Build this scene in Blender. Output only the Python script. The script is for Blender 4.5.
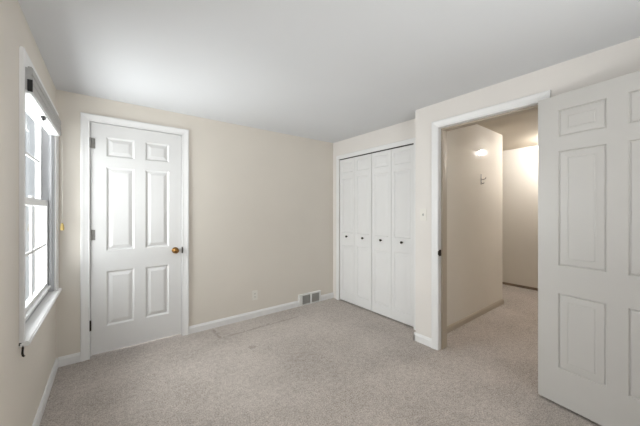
import bpy, bmesh, math
from mathutils import Vector, Matrix

# ------------------------------------------------------------------ camera, world, light, exposure
scn = bpy.context.scene
for o in list(bpy.data.objects):
    bpy.data.objects.remove(o)
col = scn.collection

cd = bpy.data.cameras.new('camera')
cam = bpy.data.objects.new('camera', cd)
col.objects.link(cam)
cam.location = (0, 0, 1.275)
cam.rotation_euler = (math.radians(90), 0, math.radians(-37.5))
cd.sensor_fit = 'HORIZONTAL'
cd.sensor_width = 36
cd.lens = 275.6 / 640 * 36
cd.shift_y = -2.5 / 640
cd.clip_start = 0.02
scn.camera = cam

scn.view_settings.view_transform = 'Standard'
scn.view_settings.look = 'None'
scn.view_settings.gamma = 1
scn.view_settings.use_curve_mapping = False
scn.view_settings.exposure = 0.14

world = bpy.data.worlds.new('overcast_sky')
scn.world = world
world.use_nodes = True
bg = world.node_tree.nodes['Background']
bg.inputs['Color'].default_value = (0.93, 0.96, 1.0, 1)
bg.inputs['Strength'].default_value = 0.85


def area(name, loc, target, sx, sy, power, color):
    l = bpy.data.lights.new(name, 'AREA')
    l.shape = 'RECTANGLE'
    l.size, l.size_y, l.energy, l.color = sx, sy, power, color
    o = bpy.data.objects.new(name, l)
    col.objects.link(o)
    o.location = loc
    o.rotation_euler = (Vector(target) - Vector(loc)).to_track_quat('-Z', 'Y').to_euler()
    return o


# daylight outside the side window: sky and bright ground; rear pair is added fill
area('daylight_side_window', (-1.75, 2.75, 1.8), (1.2, 1.75, 1.1), 2.4, 2.2, 245, (0.97, 0.975, 0.98))
area('ground_light_side_window', (-1.35, 2.3, 0.05), (0.8, 2.2, 2.3), 2.4, 1.6, 125, (0.985, 0.98, 0.98))
area('rear_fill_light', (0.55, -2.1, 1.7), (0.9, 2.0, 1.25), 2.4, 2.0, 42, (1.0, 0.975, 0.955))
area('rear_ceiling_fill_light', (0.9, -1.9, 0.1), (1.4, 0.4, 2.3), 2.4, 1.5, 265, (1.0, 0.985, 0.98))

# ------------------------------------------------------------------ dimensions
D, L, C, E, R = 3.083, -0.338, 2.607, 2.392, -0.95    # planes: back y, left x, closet x, entry x, rear y
H, HH = 2.26, 2.31
T = 0.12
HALL_Y, HALL_X, FAR_X, CORNER_X = 1.475, E + 0.115, 5.42, 4.29

back = lambda u, d, z: (u, D - d, z)
left = lambda u, d, z: (L + d, u, z)
entry = lambda u, d, z: (E - d, u, z)
closet = lambda u, d, z: (C - d, u, z)
rear = lambda u, d, z: (u, R + d, z)
hall = lambda u, d, z: (u, HALL_Y - d, z)
far = lambda u, d, z: (FAR_X - d, u, z)


# ------------------------------------------------------------------ materials
def srgb(r, g, b):
    f = lambda c: c / 255 / 12.92 if c <= 10 else ((c / 255 + 0.055) / 1.055) ** 2.4
    return (f(r), f(g), f(b), 1)


def mat(name, color, rough=0.5, metal=0.0, noise=0.03, nscale=6.0, bump=0.0, bscale=200.0, spec=0.5, detail=3):
    m = bpy.data.materials.new(name)
    m.use_nodes = True
    nt = m.node_tree
    p = nt.nodes['Principled BSDF']
    p.inputs['Roughness'].default_value = rough
    p.inputs['Metallic'].default_value = metal
    p.inputs['Specular IOR Level'].default_value = spec
    tc = nt.nodes.new('ShaderNodeTexCoord')
    n = nt.nodes.new('ShaderNodeTexNoise')
    n.inputs['Scale'].default_value = nscale
    n.inputs['Detail'].default_value = detail
    nt.links.new(tc.outputs['Object'], n.inputs['Vector'])
    r = nt.nodes.new('ShaderNodeValToRGB')
    r.color_ramp.elements[0].position = 0.3
    r.color_ramp.elements[1].position = 0.7
    r.color_ramp.elements[0].color = tuple(c * (1 - noise) for c in color[:3]) + (1,)
    r.color_ramp.elements[1].color = tuple(min(1, c * (1 + noise)) for c in color[:3]) + (1,)
    nt.links.new(n.outputs['Fac'], r.inputs['Fac'])
    nt.links.new(r.outputs['Color'], p.inputs['Base Color'])
    if bump:
        b = nt.nodes.new('ShaderNodeTexNoise')
        b.inputs['Scale'].default_value = bscale
        nt.links.new(tc.outputs['Object'], b.inputs['Vector'])
        bp = nt.nodes.new('ShaderNodeBump')
        bp.inputs['Strength'].default_value = bump
        bp.inputs['Distance'].default_value = 0.002
        nt.links.new(b.outputs['Fac'], bp.inputs['Height'])
        nt.links.new(bp.outputs['Normal'], p.inputs['Normal'])
    return m


M_wall = mat('cream_wall_paint', srgb(223, 216, 206), 0.55, noise=0.015, nscale=2.0, bump=0.06, bscale=140, spec=0.3)
M_wall2 = mat('off_white_wall_paint', srgb(227, 222, 217), 0.55, noise=0.015, nscale=2.0, bump=0.06, bscale=140, spec=0.3)
M_hallwall = mat('hall_satin_paint', srgb(219, 213, 203), 0.06, noise=0.015, nscale=2.0, spec=0.1)
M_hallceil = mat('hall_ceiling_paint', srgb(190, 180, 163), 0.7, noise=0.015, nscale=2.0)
M_ceil = mat('ceiling_paint', srgb(219, 220, 222), 0.8, noise=0.01, nscale=2.0, bump=0.04, bscale=120, spec=0.2)
M_trim = mat('white_trim_paint', srgb(232, 231, 230), 0.35, noise=0.01, nscale=4.0)
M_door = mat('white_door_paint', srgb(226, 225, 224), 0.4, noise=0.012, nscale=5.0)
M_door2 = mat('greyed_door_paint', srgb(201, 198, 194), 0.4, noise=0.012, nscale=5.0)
M_bifold = mat('white_closet_door_paint', srgb(226, 225, 224), 0.45, noise=0.012, nscale=5.0)
M_sash = mat('white_window_vinyl', srgb(238, 238, 238), 0.3, noise=0.01)
M_stop = mat('taupe_jamb_shade_hall_base', srgb(178, 166, 150), 0.45, noise=0.012)  # paints jamb shade into the door stop; plain colour on the hall baseboard
M_liner = mat('grey_jamb_liner', srgb(188, 188, 190), 0.4, noise=0.01)
M_shade = mat('grey_shade_fabric', srgb(176, 174, 172), 0.6, noise=0.03, nscale=40)
M_black = mat('black_plastic', srgb(24, 23, 22), 0.45)
M_brass = mat('aged_brass', srgb(150, 112, 66), 0.3, metal=1.0, noise=0.15, nscale=40)
M_bronze = mat('dark_bronze', srgb(58, 52, 47), 0.4, metal=0.8, noise=0.1, nscale=60)
M_steel = mat('brushed_steel', srgb(150, 148, 145), 0.38, metal=0.9, noise=0.06, nscale=60)
M_plate = mat('ivory_plastic', srgb(230, 226, 218), 0.35, noise=0.01)
M_vent = mat('white_vent_enamel', srgb(230, 229, 226), 0.4, noise=0.01)
M_slat = mat('grey_vent_louvers', srgb(176, 174, 170), 0.5, noise=0.02)
M_dark = mat('vent_duct_shadow', srgb(70, 68, 66), 0.8)
M_tassel = mat('straw_tassel', srgb(205, 178, 112), 0.6, noise=0.08, nscale=80)
M_cord = mat('white_cord', srgb(222, 218, 208), 0.7)
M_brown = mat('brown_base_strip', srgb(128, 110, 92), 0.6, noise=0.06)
M_siding = mat('pale_siding', srgb(224, 226, 228), 0.7, noise=0.02)


def glass_mat():
    m = bpy.data.materials.new('window_glass')
    m.use_nodes = True
    nt = m.node_tree
    nt.nodes.remove(nt.nodes['Principled BSDF'])
    out = nt.nodes['Material Output']
    t = nt.nodes.new('ShaderNodeBsdfTransparent')
    t.inputs['Color'].default_value = (0.95, 0.97, 0.97, 1)
    g = nt.nodes.new('ShaderNodeBsdfGlossy')
    g.inputs['Roughness'].default_value = 0.02
    fr = nt.nodes.new('ShaderNodeFresnel')
    fr.inputs['IOR'].default_value = 1.45
    mx = nt.nodes.new('ShaderNodeMixShader')
    geo = nt.nodes.new('ShaderNodeNewGeometry')
    front = nt.nodes.new('ShaderNodeMath')
    front.operation = 'SUBTRACT'
    front.inputs[0].default_value = 1.0
    nt.links.new(geo.outputs['Backfacing'], front.inputs[1])
    mul = nt.nodes.new('ShaderNodeMath')
    mul.operation = 'MULTIPLY'
    nt.links.new(fr.outputs[0], mul.inputs[0])
    nt.links.new(front.outputs[0], mul.inputs[1])
    nt.links.new(mul.outputs[0], mx.inputs[0])
    nt.links.new(t.outputs[0], mx.inputs[1])
    nt.links.new(g.outputs[0], mx.inputs[2])
    nt.links.new(mx.outputs[0], out.inputs['Surface'])
    return m


M_glass = glass_mat()


def carpet_mat():
    m = bpy.data.materials.new('beige_carpet')
    m.use_nodes = True
    nt = m.node_tree
    N, K = nt.nodes, nt.links.new
    p = N['Principled BSDF']
    p.inputs['Roughness'].default_value = 0.95
    p.inputs['Specular IOR Level'].default_value = 0.1
    p.inputs['Sheen Weight'].default_value = 0.15
    geo = N.new('ShaderNodeNewGeometry')

    def noise(scale, detail, rough=0.6):
        n = N.new('ShaderNodeTexNoise')
        n.inputs['Scale'].default_value = scale
        n.inputs['Detail'].default_value = detail
        n.inputs['Roughness'].default_value = rough
        K(geo.outputs['Position'], n.inputs['Vector'])
        return n

    def math_(op, a, b=None, c=None):
        n = N.new('ShaderNodeMath')
        n.operation = op
        for i, v in enumerate((a, b, c)):
            if v is None:
                continue
            if isinstance(v, (int, float)):
                n.inputs[i].default_value = v
            else:
                K(v, n.inputs[i])
        return n.outputs[0]

    fine, mid, big = noise(115, 4, 0.85), noise(30, 4), noise(1.8, 3)
    s = math_('ADD', math_('MULTIPLY', fine.outputs['Fac'], 0.76), math_('MULTIPLY', mid.outputs['Fac'], 0.18))
    s = math_('ADD', s, math_('MULTIPLY', big.outputs['Fac'], 0.16))
    r = N.new('ShaderNodeValToRGB')
    r.color_ramp.elements[0].position = 0.40
    r.color_ramp.elements[1].position = 0.70
    r.color_ramp.elements[0].color = srgb(119, 109, 101)
    r.color_ramp.elements[1].color = srgb(221, 211, 203)
    K(s, r.inputs['Fac'])
    # furniture imprint and a small spot crushed into the pile
    sep = N.new('ShaderNodeSeparateXYZ')
    K(geo.outputs['Position'], sep.inputs[0])
    wob = math_('MULTIPLY', math_('SUBTRACT', mid.outputs['Fac'], 0.5), 0.11)
    x = math_('ADD', sep.outputs[0], wob)
    y = math_('ADD', sep.outputs[1], wob)

    def band(v, c, half):
        return math_('LESS_THAN', math_('ABSOLUTE', math_('SUBTRACT', v, c)), half)

    l1 = math_('MULTIPLY', band(y, 2.79, 0.012), band(x, 1.36, 0.45))
    l2 = math_('MULTIPLY', band(x, 0.885, 0.014), band(y, 2.91, 0.13))
    l3 = math_('MULTIPLY', band(x, 1.06, 0.028), band(y, 2.43, 0.035))
    mask = math_('MINIMUM', math_('ADD', math_('ADD', l1, l2), l3), 1.0)
    mask = math_('MULTIPLY', mask, 0.42)
    mx = N.new('ShaderNodeMix')
    mx.data_type = 'RGBA'
    K(mask, mx.inputs['Factor'])
    K(r.outputs['Color'], mx.inputs['A'])
    mx.inputs['B'].default_value = srgb(122, 111, 103)
    K(mx.outputs['Result'], p.inputs['Base Color'])
    b = N.new('ShaderNodeBump')
    b.inputs['Strength'].default_value = 0.7
    b.inputs['Distance'].default_value = 0.006
    K(s, b.inputs['Height'])
    K(b.outputs['Normal'], p.inputs['Normal'])
    return m


M_carpet = carpet_mat()


def emit_mat(name, color, strength):
    m = bpy.data.materials.new(name)
    m.use_nodes = True
    p = m.node_tree.nodes['Principled BSDF']
    p.inputs['Base Color'].default_value = (0.9, 0.88, 0.82, 1)
    p.inputs['Emission Color'].default_value = color
    p.inputs['Emission Strength'].default_value = strength
    return m


# ------------------------------------------------------------------ mesh helpers
ident = lambda u, d, z: (u, d, z)


def box(bm, M, u0, u1, d0, d1, z0, z1, bevel=0.0, seg=1):
    vs = [bm.verts.new(M(u, d, z)) for z in (z0, z1) for (u, d) in ((u0, d0), (u1, d0), (u1, d1), (u0, d1))]
    fs = [bm.faces.new([vs[i] for i in f]) for f in
          ((0, 1, 2, 3), (4, 5, 6, 7), (0, 1, 5, 4), (1, 2, 6, 5), (2, 3, 7, 6), (3, 0, 4, 7))]
    if bevel:
        es = list({e for f in fs for e in f.edges})
        bmesh.ops.bevel(bm, geom=es, offset=bevel, segments=seg, affect='EDGES', clamp_overlap=True)


def sweep(bm, M, path, prof, closed=False):
    """profile (across, out) swept along a mitred path of (u, z); 'across' lies to the left of travel"""
    n = len(path)
    rings = []
    for i, p in enumerate(path):
        p = Vector(p)
        dirs = []
        if i > 0 or closed:
            dirs.append((p - Vector(path[i - 1])).normalized())
        if i < n - 1 or closed:
            dirs.append((Vector(path[(i + 1) % n]) - p).normalized())
        nrm = [Vector((-d.y, d.x)) for d in dirs]
        if len(nrm) == 2:
            b = (nrm[0] + nrm[1]).normalized()
            b = b / max(0.2, b.dot(nrm[0]))
        else:
            b = nrm[0]
        rings.append([bm.verts.new(M(p.x + b.x * a, o, p.y + b.y * a)) for a, o in prof])
    k = len(prof)
    for i in range(n if closed else n - 1):
        a, b = rings[i], rings[(i + 1) % n]
        for j in range(k):
            bm.faces.new((a[j], a[(j + 1) % k], b[(j + 1) % k], b[j]))
    if not closed:
        bm.faces.new(rings[0])
        bm.faces.new(rings[-1])


def lathe(bm, origin, axis, prof, seg=20):
    """prof: (along axis, radius)"""
    axis = Vector(axis).normalized()
    q = axis.to_track_quat('Z', 'Y')
    rings = []
    for a, r in prof:
        rings.append([bm.verts.new(Vector(origin) + q @ Vector((max(r, 1e-5) * math.cos(2 * math.pi * i / seg),
                                                                max(r, 1e-5) * math.sin(2 * math.pi * i / seg), a)))
                      for i in range(seg)])
    for a, b in zip(rings, rings[1:]):
        for i in range(seg):
            bm.faces.new((a[i], a[(i + 1) % seg], b[(i + 1) % seg], b[i]))
    bm.faces.new(rings[0])
    bm.faces.new(rings[-1])


def tube(bm, pts, r, seg=8):
    pts = [Vector(p) for p in pts]
    rings = []
    for i, p in enumerate(pts):
        t = (pts[min(i + 1, len(pts) - 1)] - pts[max(i - 1, 0)]).normalized()
        q = t.to_track_quat('Z', 'Y')
        rings.append([bm.verts.new(p + q @ Vector((r * math.cos(2 * math.pi * k / seg), r * math.sin(2 * math.pi * k / seg), 0)))
                      for k in range(seg)])
    for a, b in zip(rings, rings[1:]):
        for k in range(seg):
            bm.faces.new((a[k], a[(k + 1) % seg], b[(k + 1) % seg], b[k]))
    bm.faces.new(rings[0])
    bm.faces.new(rings[-1])


def obj(name, bm, m, parent=None, smooth=False, label=None):
    bmesh.ops.recalc_face_normals(bm, faces=bm.faces)
    me = bpy.data.meshes.new(name)
    bm.to_mesh(me)
    bm.free()
    me.materials.append(m)
    if smooth:
        for p in me.polygons:
            p.use_smooth = True
    o = bpy.data.objects.new(name, me)
    col.objects.link(o)
    if parent:
        o.parent = parent
        o.matrix_parent_inverse = parent.matrix_world.inverted()
    if label:
        o['label'] = label
    return o


def tag(o, label, cat, kind=None, group=None):
    o['label'], o['category'] = label, cat
    if kind:
        o['kind'] = kind
    if group:
        o['group'] = group
    return o


def empty(name, loc, label, cat, kind=None, rotz=0.0, group=None):
    o = bpy.data.objects.new(name, None)
    o.empty_display_size = 0.1
    col.objects.link(o)
    o.location = loc
    o.rotation_euler = (0, 0, rotz)
    o.matrix_world = Matrix.Translation(loc) @ Matrix.Rotation(rotz, 4, 'Z')
    return tag(o, label, cat, kind, group)


def wall(name, M, u0, u1, z1, label, m, hole=None, thick=T, kindcat='wall'):
    bm = bmesh.new()
    if hole:
        a, b, c, d = hole
        box(bm, M, u0, a, -thick, 0, -0.05, z1)
        box(bm, M, b, u1, -thick, 0, -0.05, z1)
        box(bm, M, a, b, -thick, 0, d, z1)
        if c > 0:
            box(bm, M, a, b, -thick, 0, -0.05, c)
    else:
        box(bm, M, u0, u1, -thick, 0, -0.05, z1)
    return tag(obj(name, bm, m), label, kindcat, 'structure')


# ------------------------------------------------------------------ shell
bm = bmesh.new()
box(bm, ident, L - T, FAR_X + T, R - T, D + T, -0.06, 0)
tag(obj('floor', bm, M_carpet), 'beige cut-pile carpet running wall to wall and out into the hallway', 'carpet', 'structure')
bm = bmesh.new()
box(bm, ident, L - T, E + 0.115, R - T, D + T, H, H + 0.2)
box(bm, ident, E + 0.115, 3.4, 1.535, D + T, H, H + 0.2)
tag(obj('ceiling', bm, M_ceil), 'smooth pale grey-white ceiling over the bedroom', 'ceiling', 'structure')
bm = bmesh.new()
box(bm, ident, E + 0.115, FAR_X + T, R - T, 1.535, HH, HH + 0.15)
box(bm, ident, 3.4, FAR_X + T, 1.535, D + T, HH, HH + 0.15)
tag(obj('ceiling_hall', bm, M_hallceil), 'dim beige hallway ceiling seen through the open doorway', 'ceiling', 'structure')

D1 = (-0.139, 0.607, 0.0, 2.053)                # rough opening of the closed door
wall('wall_back', back, L - T, 3.4, H + .1, 'cream wall holding the closed six-panel door', M_wall, D1)
WIN = (1.97, 3.0, 0.645, 2.0)
wall('wall_left', left, R - T, D, H + .1, 'cream wall with the window in it', M_wall, (1.97, 3.0, 0.62, 2.0), 0.1)
DW = (0.575, 1.355, 0.0, 2.05)
wall('wall_right', entry, R - T, 1.576, H + .1, 'off-white wall around the open hallway doorway', M_wall2, DW, 0.115)
CL = (1.733, 2.946, 0.0, 2.004)
wall('wall_closet', closet, 1.576, D, H + .1, 'off-white recessed wall around the bifold closet doors', M_wall2, CL, 0.1)
WIN_FILL = (0.15, 1.45, 0.7, 2.0)
wall('wall_rear', rear, L, E, H + .1, 'cream wall behind the camera with an added fill window', M_wall, (0.15, 1.45, 0.675, 2.0))
bm = bmesh.new()
box(bm, ident, E + 0.115, CORNER_X, HALL_Y, 1.576, -0.05, HH + 0.1, 0.004)
tag(obj('wall_hall', bm, M_hallwall), 'satin beige hallway wall seen just inside the doorway, ending at a corner', 'wall', 'structure')
wall('wall_hall_end', far, R - T, D + T, HH + .1, 'beige wall at the far end of the hallway', M_hallwall)
bm = bmesh.new()
box(bm, ident, 3.3, 3.4, 1.576, D, -0.05, HH + .1)
tag(obj('wall_closet_inner', bm, M_wall), 'back wall inside the closet', 'wall', 'structure')
bm = bmesh.new()
box(bm, ident, 3.4, FAR_X, D, D + T, -0.05, HH + .1)
tag(obj('wall_hall_north', bm, M_hallwall), 'hallway side wall hidden round the corner', 'wall', 'structure')
bm = bmesh.new()
box(bm, ident, E, FAR_X, R - T, R, -0.05, HH + .1)
tag(obj('wall_hall_south', bm, M_hallwall), 'hallway side wall hidden behind the open door', 'wall', 'structure')

# ------------------------------------------------------------------ baseboards
BP = [(0, 0), (0, 0.013), (0.058, 0.013), (0.066, 0.009), (0.074, 0.007), (0.078, 0.004), (0.078, 0)]


def base(bm, M, u0, u1, h=1.0):
    vs = [[bm.verts.new(M(u, o, z * h)) for z, o in BP] for u in (u0, u1)]
    k = len(BP)
    for j in range(k):
        bm.faces.new((vs[0][j], vs[0][(j + 1) % k], vs[1][(j + 1) % k], vs[1][j]))
    bm.faces.new(vs[0])
    bm.faces.new(vs[1])


bm = bmesh.new()
base(bm, back, L + .013, -0.185)
base(bm, back, 0.654, 1.998)
base(bm, back, 2.366, C - .001)
tag(obj('baseboard_back', bm, M_trim), 'white baseboard along the wall of the closed door', 'baseboard', 'structure')
bm = bmesh.new()
base(bm, left, R, D)
tag(obj('baseboard_left', bm, M_trim), 'white baseboard below the window', 'baseboard', 'structure')
bm = bmesh.new()
base(bm, entry, 1.398, 1.589)
box(bm, ident, E - .013, C, 1.576, 1.589, 0, 0.066)
base(bm, entry, R, 0.52)
tag(obj('baseboard_right', bm, M_trim), 'white baseboard stub between the closet and the hallway doorway', 'baseboard', 'structure')
bm = bmesh.new()
base(bm, hall, HALL_X, CORNER_X + .012, 0.85)
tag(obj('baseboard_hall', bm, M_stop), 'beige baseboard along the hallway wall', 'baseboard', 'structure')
bm = bmesh.new()
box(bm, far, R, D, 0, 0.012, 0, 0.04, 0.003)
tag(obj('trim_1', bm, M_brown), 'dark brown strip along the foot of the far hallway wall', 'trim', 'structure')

# ------------------------------------------------------------------ casings
CP = [(0, 0), (0, 0.009), (0.006, 0.012), (0.012, 0.0105), (0.03, 0.013), (0.046, 0.017), (0.058, 0.018), (0.062, 0.015), (0.062, 0)]


def u_casing(name, M, a, b, top, label, m=None, flip=False, w=1.0):
    bm = bmesh.new()
    prof = [(x * w, o) for x, o in CP]
    sweep(bm, M, [(a, 0), (a, top), (b, top), (b, 0)], prof)
    return tag(obj(name, bm, m or M_trim), label, 'door casing', 'structure')


u_casing('trim_2', back, -0.126, 0.593, 2.042, 'white moulded casing around the closed six-panel door')
u_casing('trim_3', entry, 0.594, 1.337, 2.032, 'white moulded casing around the open hallway doorway')
bm = bmesh.new()
sweep(bm, closet, [(1.735, 0), (1.735, 2.0), (2.946, 2.0), (2.946, 0)],
      [(0, 0), (0, 0.010), (0.004, 0.012), (0.05, 0.012), (0.056, 0.008), (0.056, 0)])
tag(obj('trim_4', bm, M_trim), 'flat white casing around the bifold closet doors', 'door casing', 'structure')


def jamb(bm, M, a, b, top, t, thick, stop0, stop1):
    box(bm, M, a - t, a, -thick, 0.0, 0, top)
    box(bm, M, b, b + t, -thick, 0.0, 0, top)
    box(bm, M, a - t, b + t, -thick, 0.0, top, top + t)
    box(bm, M, a, a + .012, -stop1, -stop0, 0, top, .002)
    box(bm, M, b - .012, b, -stop1, -stop0, 0, top, .002)
    box(bm, M, a + .012, b - .012, -stop1, -stop0, top - .012, top, .002)


bm = bmesh.new()
jamb(bm, back, -0.127, 0.595, 2.043, 0.012, T, 0.044, 0.09)
tag(obj('trim_5', bm, M_trim), 'white jamb lining the closed six-panel door', 'door jamb', 'structure')
bm = bmesh.new()
jamb(bm, entry, 0.594, 1.335, 2.03, 0.019, 0.1145, 0.04, 0.08)
tk = obj('trim_6', bm, M_trim)
tag(tk, 'white jamb lining the open hallway doorway, dark strike plate on it', 'door jamb', 'structure')
bm = bmesh.new()
box(bm, entry, 1.331, 1.3352, -0.034, 0.001, 0.858, 0.915, 0.001)
box(bm, entry, 1.3315, 1.338, -0.001, 0.0135, 0.868, 0.905, 0.001)
obj('strike_plate', bm, M_bronze, tk, label='dark strike plate')
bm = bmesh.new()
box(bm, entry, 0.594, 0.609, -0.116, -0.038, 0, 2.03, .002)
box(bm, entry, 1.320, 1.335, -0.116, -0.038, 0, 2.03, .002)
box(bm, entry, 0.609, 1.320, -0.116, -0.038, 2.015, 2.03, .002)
obj('door_stop', bm, M_stop, tk, label='door stop with the jamb shade painted in taupe')


# ------------------------------------------------------------------ six-panel doors
def panel_face(bm, M, w, z0, z1, panels, d, sgn, deep=0.009, lip=0.012):
    """one moulded face: flat rails and stiles with sunk-and-raised panels"""
    us = sorted({0, w} | {p[0] for p in panels} | {p[1] for p in panels})
    zs = sorted({z0, z1} | {p[2] for p in panels} | {p[3] for p in panels})
    cache = {}

    def v(u, dd, z):
        k = (round(u, 5), round(dd, 5), round(z, 5))
        if k not in cache:
            cache[k] = bm.verts.new(M(*k))
        return cache[k]

    for u0, u1 in zip(us, us[1:]):
        for a, b in zip(zs, zs[1:]):
            if any(p[0] <= u0 and u1 <= p[1] and p[2] <= a and b <= p[3] for p in panels):
                continue
            bm.faces.new((v(u0, d, a), v(u1, d, a), v(u1, d, b), v(u0, d, b)))
    for p in panels:
        if lip < 0.005:     # narrow groove, wide shallow bevel
            steps = [(0, 0), (lip, deep), (lip + 0.004, deep), (lip + 0.008, 0.0035), (lip + 0.04, 0.0015), (lip + 0.042, 0.003), (lip + 0.046, 0.003), (lip + 0.049, 0.001)]
        else:
            steps = [(0, 0), (lip, deep), (lip + 0.006, deep), (lip + 0.03, 0.003), (lip + 0.033, 0.002)]
        loops = [[(p[0] + i, d - sgn * q, p[2] + i), (p[1] - i, d - sgn * q, p[2] + i),
                  (p[1] - i, d - sgn * q, p[3] - i), (p[0] + i, d - sgn * q, p[3] - i)] for i, q in steps]
        # rails above and below may be split at other panels' corners: keep one big ring (T-joints are coplanar)
        for A, B in zip(loops, loops[1:]):
            for i in range(4):
                bm.faces.new((v(*A[i]), v(*A[(i + 1) % 4]), v(*B[(i + 1) % 4]), v(*B[i])))
        bm.faces.new([v(*q) for q in loops[-1]])


def panel_leaf(M, w, z0, z1, t, panels, deep=0.009, lip=0.012):
    """leaf from d = 0 (room face) to d = -t"""
    bm = bmesh.new()
    panel_face(bm, M, w, z0, z1, panels, 0.0, 1, deep, lip)
    panel_face(bm, M, w, z0, z1, panels, -t, -1, deep, lip)
    for (u0, u1, a, b) in ((0, 0, z0, z1), (w, w, z0, z1)):
        vs = [bm.verts.new(M(u0, dd, z)) for dd, z in ((0, a), (-t, a), (-t, b), (0, b))]
        bm.faces.new(vs)
    for z in (z0, z1):
        bm.faces.new([bm.verts.new(M(u, dd, z)) for u, dd in ((0, 0), (w, 0), (w, -t), (0, -t))])
    bmesh.ops.remove_doubles(bm, verts=bm.verts, dist=1e-5)
    return bm


def six_panels(a0, a1, b0, b1):
    return [(u0, u1, z0, z1) for u0, u1 in ((a0, a1), (b0, b1))
            for z0, z1 in ((0.253, 0.737), (0.918, 1.660), (1.753, 1.926))]


KNOB = [(0, 0.031), (0.004, 0.031), (0.007, 0.027), (0.009, 0.013), (0.03, 0.011), (0.036, 0.017), (0.044, 0.025),
        (0.053, 0.027), (0.061, 0.024), (0.066, 0.016), (0.068, 0.0)]

# closed door
d1 = empty('door_1', back(-0.123, 0, 0), 'closed white six-panel door with a brass knob, beside the window', 'door', 'structure')
m1 = lambda u, d, z: back(-0.123 + u, d - 0.005, z)
obj('leaf', panel_leaf(m1, 0.713, 0.024, 2.038, 0.036, six_panels(0.108, 0.315, 0.401, 0.600), 0.011, 0.013), M_door, d1)
bm = bmesh.new()
lathe(bm, back(0.532, -0.005, 0.875), (0, -1, 0), KNOB, 24)
obj('knob', bm, M_brass, d1, True, 'brass door knob')
bm = bmesh.new()
box(bm, back, 0.5905, 0.600, -0.002, 0.0135, 0.842, 0.905, 0.001)
obj('strike_plate', bm, M_bronze, d1, label='dark strike plate')
for z, m in ((1.857, M_steel), (1.062, M_steel), (0.285, M_bronze)):
    bm = bmesh.new()
    lathe(bm, back(-0.1235, 0.008, z - 0.045), (0, 0, 1), [(0, 0.0), (0.001, 0.0065), (0.089, 0.0065), (0.09, 0.0)], 12)
    if m is M_steel:
        box(bm, back, -0.118, -0.092, -0.006, -0.002, z - 0.044, z + 0.044, 0.001)
    obj('hinge', bm, m, d1, label='grey steel hinge' if m is M_steel else 'dark bottom hinge')

# open hallway door, folded back almost against the wall
ang = math.atan2(-0.987, -0.161)
hx, hy = 2.337, 0.589
d2 = empty('door_2', (hx, hy, 0), 'white six-panel door standing wide open against the wall right of the doorway', 'door', 'structure')
du, dn = Vector((math.cos(ang), math.sin(ang))), Vector((math.sin(ang), -math.cos(ang)))
m2 = lambda u, d, z: (hx + du.x * u + dn.x * d, hy + du.y * u + dn.y * d, z)
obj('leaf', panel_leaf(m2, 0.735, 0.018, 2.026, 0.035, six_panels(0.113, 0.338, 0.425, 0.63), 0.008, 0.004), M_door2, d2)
for s, off in ((1, 0), (-1, -0.035)):
    bm = bmesh.new()
    k = KNOB if s > 0 else [(a * 0.42, r) for a, r in KNOB]
    lathe(bm, m2(0.675, off, 0.90), (dn.x * s, dn.y * s, 0), k, 24)
    obj('knob', bm, M_brass, d2, True)
for z in (1.8, 1.0, 0.25):
    bm = bmesh.new()
    lathe(bm, m2(-0.004, -0.04, z - .045), (0, 0, 1), [(0, 0.0), (0.001, 0.006), (0.089, 0.006), (0.09, 0.0)], 12)
    obj('hinge', bm, M_steel, d2)

# ------------------------------------------------------------------ bifold closet doors
lw = (2.941 - 1.741) / 4
bp = [(0.042, lw - 0.042, 1.80, 1.945), (0.042, lw - 0.042, 0.965, 1.728), (0.042, lw - 0.042, 0.135, 0.80)]
for nm, hinge, lab in (('door_3', 2.941, 'white bifold closet door pair nearer the room corner, two knobs'),
                       ('door_4', 2.941 - 2 * lw, 'white bifold closet door pair nearer the hallway doorway, two knobs')):
    r = empty(nm, closet(hinge, 0, 0), lab, 'closet door', 'structure')
    for i in range(2):
        u1 = hinge - i * lw
        cut = 0.0035 if (nm, i) in (('door_3', 1),) else 0.0
        mf = lambda u, d, z, u1=u1: closet(u1 - 0.0015 - u, d - 0.006, z)
        w = lw - 0.003 - cut
        pn = [(a, min(b, w - 0.04), c, e) for a, b, c, e in bp]
        leaf = obj('leaf', panel_leaf(mf, w, 0.018, 1.988, 0.028, pn, 0.005, 0.006), M_bifold, r)
        bm = bmesh.new()
        lathe(bm, closet(u1 - lw * 0.5 + (0.008 if i else -0.008) * 0, -0.006, 0.917), (-1, 0, 0),
              [(0, 0.009), (0.01, 0.007), (0.014, 0.013), (0.02, 0.0155), (0.026, 0.012), (0.028, 0.0)], 16)
        obj('knob', bm, M_bronze, leaf, True, 'dark round knob')
bm = bmesh.new()
box(bm, closet, 1.736, 2.945, -0.03, -0.004, 1.992, 2.0035)
tag(obj('trim_7', bm, M_bronze), 'dark sliding track above the bifold closet doors', 'track', 'structure')


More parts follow.
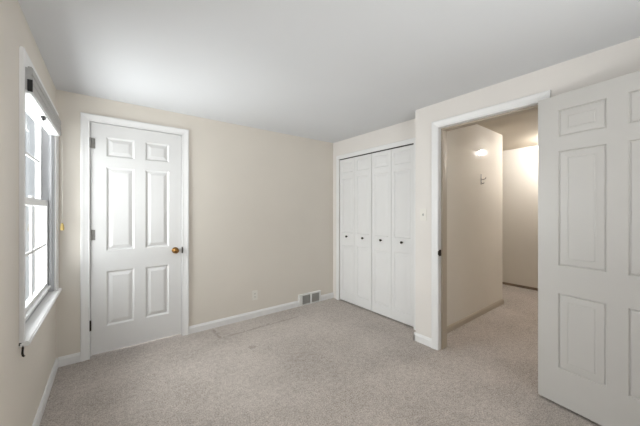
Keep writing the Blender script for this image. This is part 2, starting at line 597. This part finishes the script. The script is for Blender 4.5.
# ------------------------------------------------------------------ windows
def sash(parent, M, u0, u1, z0, z1, d0, d1, rail_b, rail_t, lip=False):
    s = 0.04
    bm = bmesh.new()
    box(bm, M, u0, u0 + s, d0, d1, z0, z1, .002)
    box(bm, M, u1 - s, u1, d0, d1, z0, z1, .002)
    box(bm, M, u0 + s, u1 - s, d0, d1, z0, z0 + rail_b, .002)
    box(bm, M, u0 + s, u1 - s, d0, d1, z1 - rail_t, z1, .002)
    if lip:
        box(bm, M, u0 + .01, u1 - .01, d1 - .001, d1 + .018, z0 + .034, z0 + .048, .003)
    o = obj('sash', bm, M_sash, parent)
    um, zm = (u0 + u1) / 2, (z0 + rail_b + z1 - rail_t) / 2
    dm = (d0 + d1) / 2
    bm = bmesh.new()
    box(bm, M, um - .009, um + .009, dm - .007, dm + .007, z0 + rail_b, z1 - rail_t, .002)
    box(bm, M, u0 + s, u1 - s, dm - .007, dm + .007, zm - .009, zm + .009, .002)
    obj('muntin', bm, M_sash, o)
    bm = bmesh.new()
    box(bm, M, u0 + s - .003, u1 - s + .003, dm - .002, dm + .002, z0 + rail_b - .003, z1 - rail_t + .003)
    obj('pane', bm, M_glass, o)


def window(name, M, hole, label, case_w, prof_scale=1.0, stool_over=0.0):
    a, b, c, d = hole
    root = empty(name, M((a + b) / 2, 0, c), label, 'window', 'structure')
    bm = bmesh.new()           # box frame lining the hole, with the track the sashes run in
    box(bm, M, a, a + .016, -0.102, -0.002, c, d)
    box(bm, M, b - .016, b, -0.102, -0.002, c, d)
    box(bm, M, a + .016, b - .016, -0.102, -0.002, d - .016, d)
    box(bm, M, a + .016, b - .016, -0.12, -0.03, c - .02, c)
    box(bm, M, a + .016, a + .028, -0.03, -0.012, c, d - .016, .002)
    box(bm, M, b - .028, b - .016, -0.03, -0.012, c, d - .016, .002)
    obj('window_frame', bm, M_liner, root)
    bm = bmesh.new()
    sweep(bm, M, [(a + .005, c), (a + .005, d - .003), (b - .005, d - .003), (b - .005, c)], CP)
    obj('casing', bm, M_trim, root)
    bm = bmesh.new()
    box(bm, M, a - .063, b + .063 + stool_over, -0.034, 0.037, c - .022, c, .006, 3)
    obj('window_sill', bm, M_trim, root)
    mid = (c + d) / 2 + .005
    sash(root, M, a + .017, b - .017, c + .001, mid + .025, -0.064, -0.034, 0.075, 0.045, True)
    sash(root, M, a + .017, b - .017, mid - .022, d - .017, -0.099, -0.068, 0.045, 0.05)
    bm = bmesh.new()
    box(bm, M, (a + b) / 2 - .03, (a + b) / 2 + .03, -0.06, -0.04, mid + .024, mid + .034, .003)
    lathe(bm, M((a + b) / 2, -0.05, mid + .034), (0, 0, 1), [(0, .012), (.008, .011), (.01, 0)], 12)
    obj('sash_lock', bm, M_sash, root)
    return root


window('window_1', left, WIN, 'white double-hung window with divided panes beside the closed door', 0.06, stool_over=0.012)
window('window_fill', rear, WIN_FILL, 'added white double-hung window behind the camera for fill light', 0.06)  # unseen window, added to let the rear fill in

# ------------------------------------------------------------------ window shade of window_1
sh = empty('window_shade', left(2.48, 0, 1.865), 'raised grey-white window shade with a headrail across the window top', 'window shade')
hp = [(-0.02, 1.885), (0.036, 1.868), (0.0385, 1.873), (0.0385, 1.903), (0.031, 1.905), (0.031, 1.911), (0.0385, 1.913), (0.0385, 1.943),
      (0.031, 1.945), (0.031, 1.951), (0.0385, 1.953), (0.0385, 1.985), (0.033, 1.991), (0.0205, 1.991), (0.0205, 1.985), (-0.02, 1.985)]
bm = bmesh.new()
va = [[bm.verts.new(left(u, d, z)) for d, z in hp] for u in (1.966, 3.0)]
for j in range(len(hp)):
    k = (j + 1) % len(hp)
    bm.faces.new((va[0][j], va[0][k], va[1][k], va[1][j]))
bm.faces.new(va[0])
bm.faces.new(va[1])
obj('headrail', bm, M_shade, sh)
bm = bmesh.new()
box(bm, left, 1.958, 1.966, 0.0195, 0.0385, 1.866, 1.925, .001)
obj('end_cap', bm, M_black, sh, label='black end cap')
bm = bmesh.new()
box(bm, left, 1.98, 2.99, -0.03, 0.030, 1.862, 1.869, .002)
br = obj('bottom_rail', bm, M_sash, sh, label='white bottom rail')
bm = bmesh.new()
box(bm, left, 2.40, 2.46, 0.004, 0.022, 1.852, 1.8615, .002)
lathe(bm, left(2.43, 0.013, 1.838), (0, 0, 1), [(0, 0), (.002, .006), (.012, .006), (.015, 0)], 10)
obj('handle', bm, M_black, br, label='small dark handle')
bm = bmesh.new()
tube(bm, [left(3.005, 0.043, 1.88), left(3.007, 0.044, 1.6), left(3.007, 0.044, 1.17)], 0.0016, 6)
cd_ = obj('pull_cord', bm, M_cord, sh, True, 'thin white pull cord')
bm = bmesh.new()
lathe(bm, left(3.007, 0.044, 1.115), (0, 0, 1), [(0, 0.0), (0.002, 0.011), (0.02, 0.0125), (0.04, 0.010), (0.056, 0.006), (0.062, 0.0)], 14)
obj('tassel', bm, M_tassel, cd_, True, 'straw-coloured tassel')
# cord hook under the near end of the sill
bm = bmesh.new()
lathe(bm, left(1.915, 0, 0.635), (1, 0, 0), [(0, 0.009), (0.004, 0.009), (0.007, 0.005), (0.012, 0.004)], 12)
tube(bm, [left(1.915, z0, zz) for z0, zz in ((0.004, 0.640), (0.011, 0.634), (0.012, 0.615), (0.011, 0.59), (0.013, 0.578), (0.018, 0.574))], 0.0045, 8)
tag(obj('cord_hook', bm, M_bronze, smooth=True), 'small dark metal hook on the wall just under the window sill end', 'hook')

# ------------------------------------------------------------------ wall fittings
ou = empty('wall_outlet', back(1.385, 0, 0.265), 'ivory duplex power outlet low on the cream wall, left of the vent', 'outlet')
bm = bmesh.new()
box(bm, back, 1.35, 1.42, 0, 0.006, 0.2075, 0.3225, .0025, 2)
obj('cover_plate', bm, M_plate, ou)
for z in (0.285, 0.245):
    bm = bmesh.new()
    lathe(bm, back(1.385, 0.005, z), (0, -1, 0), [(0, 0.0165), (0.003, 0.0165), (0.004, 0.0155), (0.0042, 0)], 20)
    rc = obj('receptacle', bm, M_plate, ou)
    bm = bmesh.new()
    box(bm, back, 1.377, 1.3795, 0.0088, 0.0096, z - .002, z + .008)
    box(bm, back, 1.3905, 1.393, 0.0088, 0.0096, z - .001, z + .007)
    lathe(bm, back(1.385, 0.0088, z - .008), (0, -1, 0), [(0, 0.003), (0.0008, 0.003)], 10)
    obj('slots', bm, M_black, rc, label='dark outlet slots')

sw = empty('light_switch', entry(1.49, 0, 1.235), 'ivory toggle light switch between the closet and the doorway', 'light switch')
bm = bmesh.new()
box(bm, entry, 1.455, 1.525, 0, 0.006, 1.178, 1.292, .0025, 2)
obj('cover_plate', bm, M_plate, sw)
bm = bmesh.new()
box(bm, entry, 1.485, 1.495, 0.005, 0.0075, 1.223, 1.247, .001)
box(bm, entry, 1.487, 1.493, 0.006, 0.019, 1.229, 1.237, .002)
obj('toggle', bm, M_slat, sw)

vt = empty('floor_register', back(2.182, 0, 0), 'white wall vent with two grey louvered grilles at the carpet near the corner', 'vent')
bm = bmesh.new()
vd = 0.022
box(bm, back, 1.998, 2.058, 0, vd, 0, 0.155, .003)
box(bm, back, 2.342, 2.366, 0, vd, 0, 0.155, .003)
box(bm, back, 2.055, 2.345, 0, vd, 0.132, 0.155, .003)
box(bm, back, 2.055, 2.345, 0, vd, 0, 0.014, .003)
box(bm, back, 2.186, 2.212, 0, vd, 0.012, 0.134, .003)
obj('frame', bm, M_vent, vt)
for a, b in ((2.058, 2.186), (2.212, 2.342)):
    bm = bmesh.new()
    box(bm, back, a, b, 0.0005, 0.003, 0.014, 0.132)
    g = obj('duct_shade_panel', bm, M_dark, vt, label='dark panel with the shade behind the louvers painted in')  # flat panel, shade between the louvers put into its dark colour
    bm = bmesh.new()
    n = 9
    for i in range(n):
        z = 0.02 + i * (0.112 / n)
        vs = [bm.verts.new(back(u, d, zz)) for u in (a, b) for d, zz in ((0.004, z + .009), (0.018, z), (0.018, z + .003), (0.004, z + .012))]
        for j in range(4):
            bm.faces.new((vs[j], vs[(j + 1) % 4], vs[4 + (j + 1) % 4], vs[4 + j]))
    obj('louvers', bm, M_slat, vt, label='grey louvered grille')

hk = empty('wall_hook', hall(3.612, 0, 1.655), 'small metal hook on the beige hallway wall through the doorway', 'hook')
bm = bmesh.new()
box(bm, hall, 3.600, 3.624, 0, 0.004, 1.59, 1.72, .0015)
obj('mounting_plate', bm, M_steel, hk)
bm = bmesh.new()
tube(bm, [hall(3.612, d, z) for d, z in ((0.003, 1.66), (0.03, 1.652), (0.05, 1.66), (0.056, 1.676))], 0.005, 8)
tube(bm, [hall(3.612, d, z) for d, z in ((0.003, 1.615), (0.02, 1.602), (0.032, 1.606), (0.036, 1.618))], 0.005, 8)
obj('prong', bm, M_steel, hk, True)

# ------------------------------------------------------------------ hallway lamp (hidden from the photo behind the open door)
lt = empty('ceiling_light', (5.0, 0.92, HH), 'bare bulb hallway ceiling light behind the open door', 'ceiling light')
bm = bmesh.new()
lathe(bm, (5.0, 0.92, HH), (0, 0, -1), [(0, 0.085), (0.02, 0.085), (0.025, 0.075)], 28)
obj('lamp_base', bm, M_steel, lt)
bm = bmesh.new()
lathe(bm, (5.0, 0.92, HH - .024), (0, 0, -1), [(0, 0.012), (0.02, 0.012), (0.03, 0.017), (0.042, 0.021), (0.056, 0.021), (0.068, 0.015), (0.075, 0.0)], 28)
obj('bulb', bm, emit_mat('glowing_bulb_glass', (1.0, 0.97, 0.94, 1), 2300.0), lt, True)
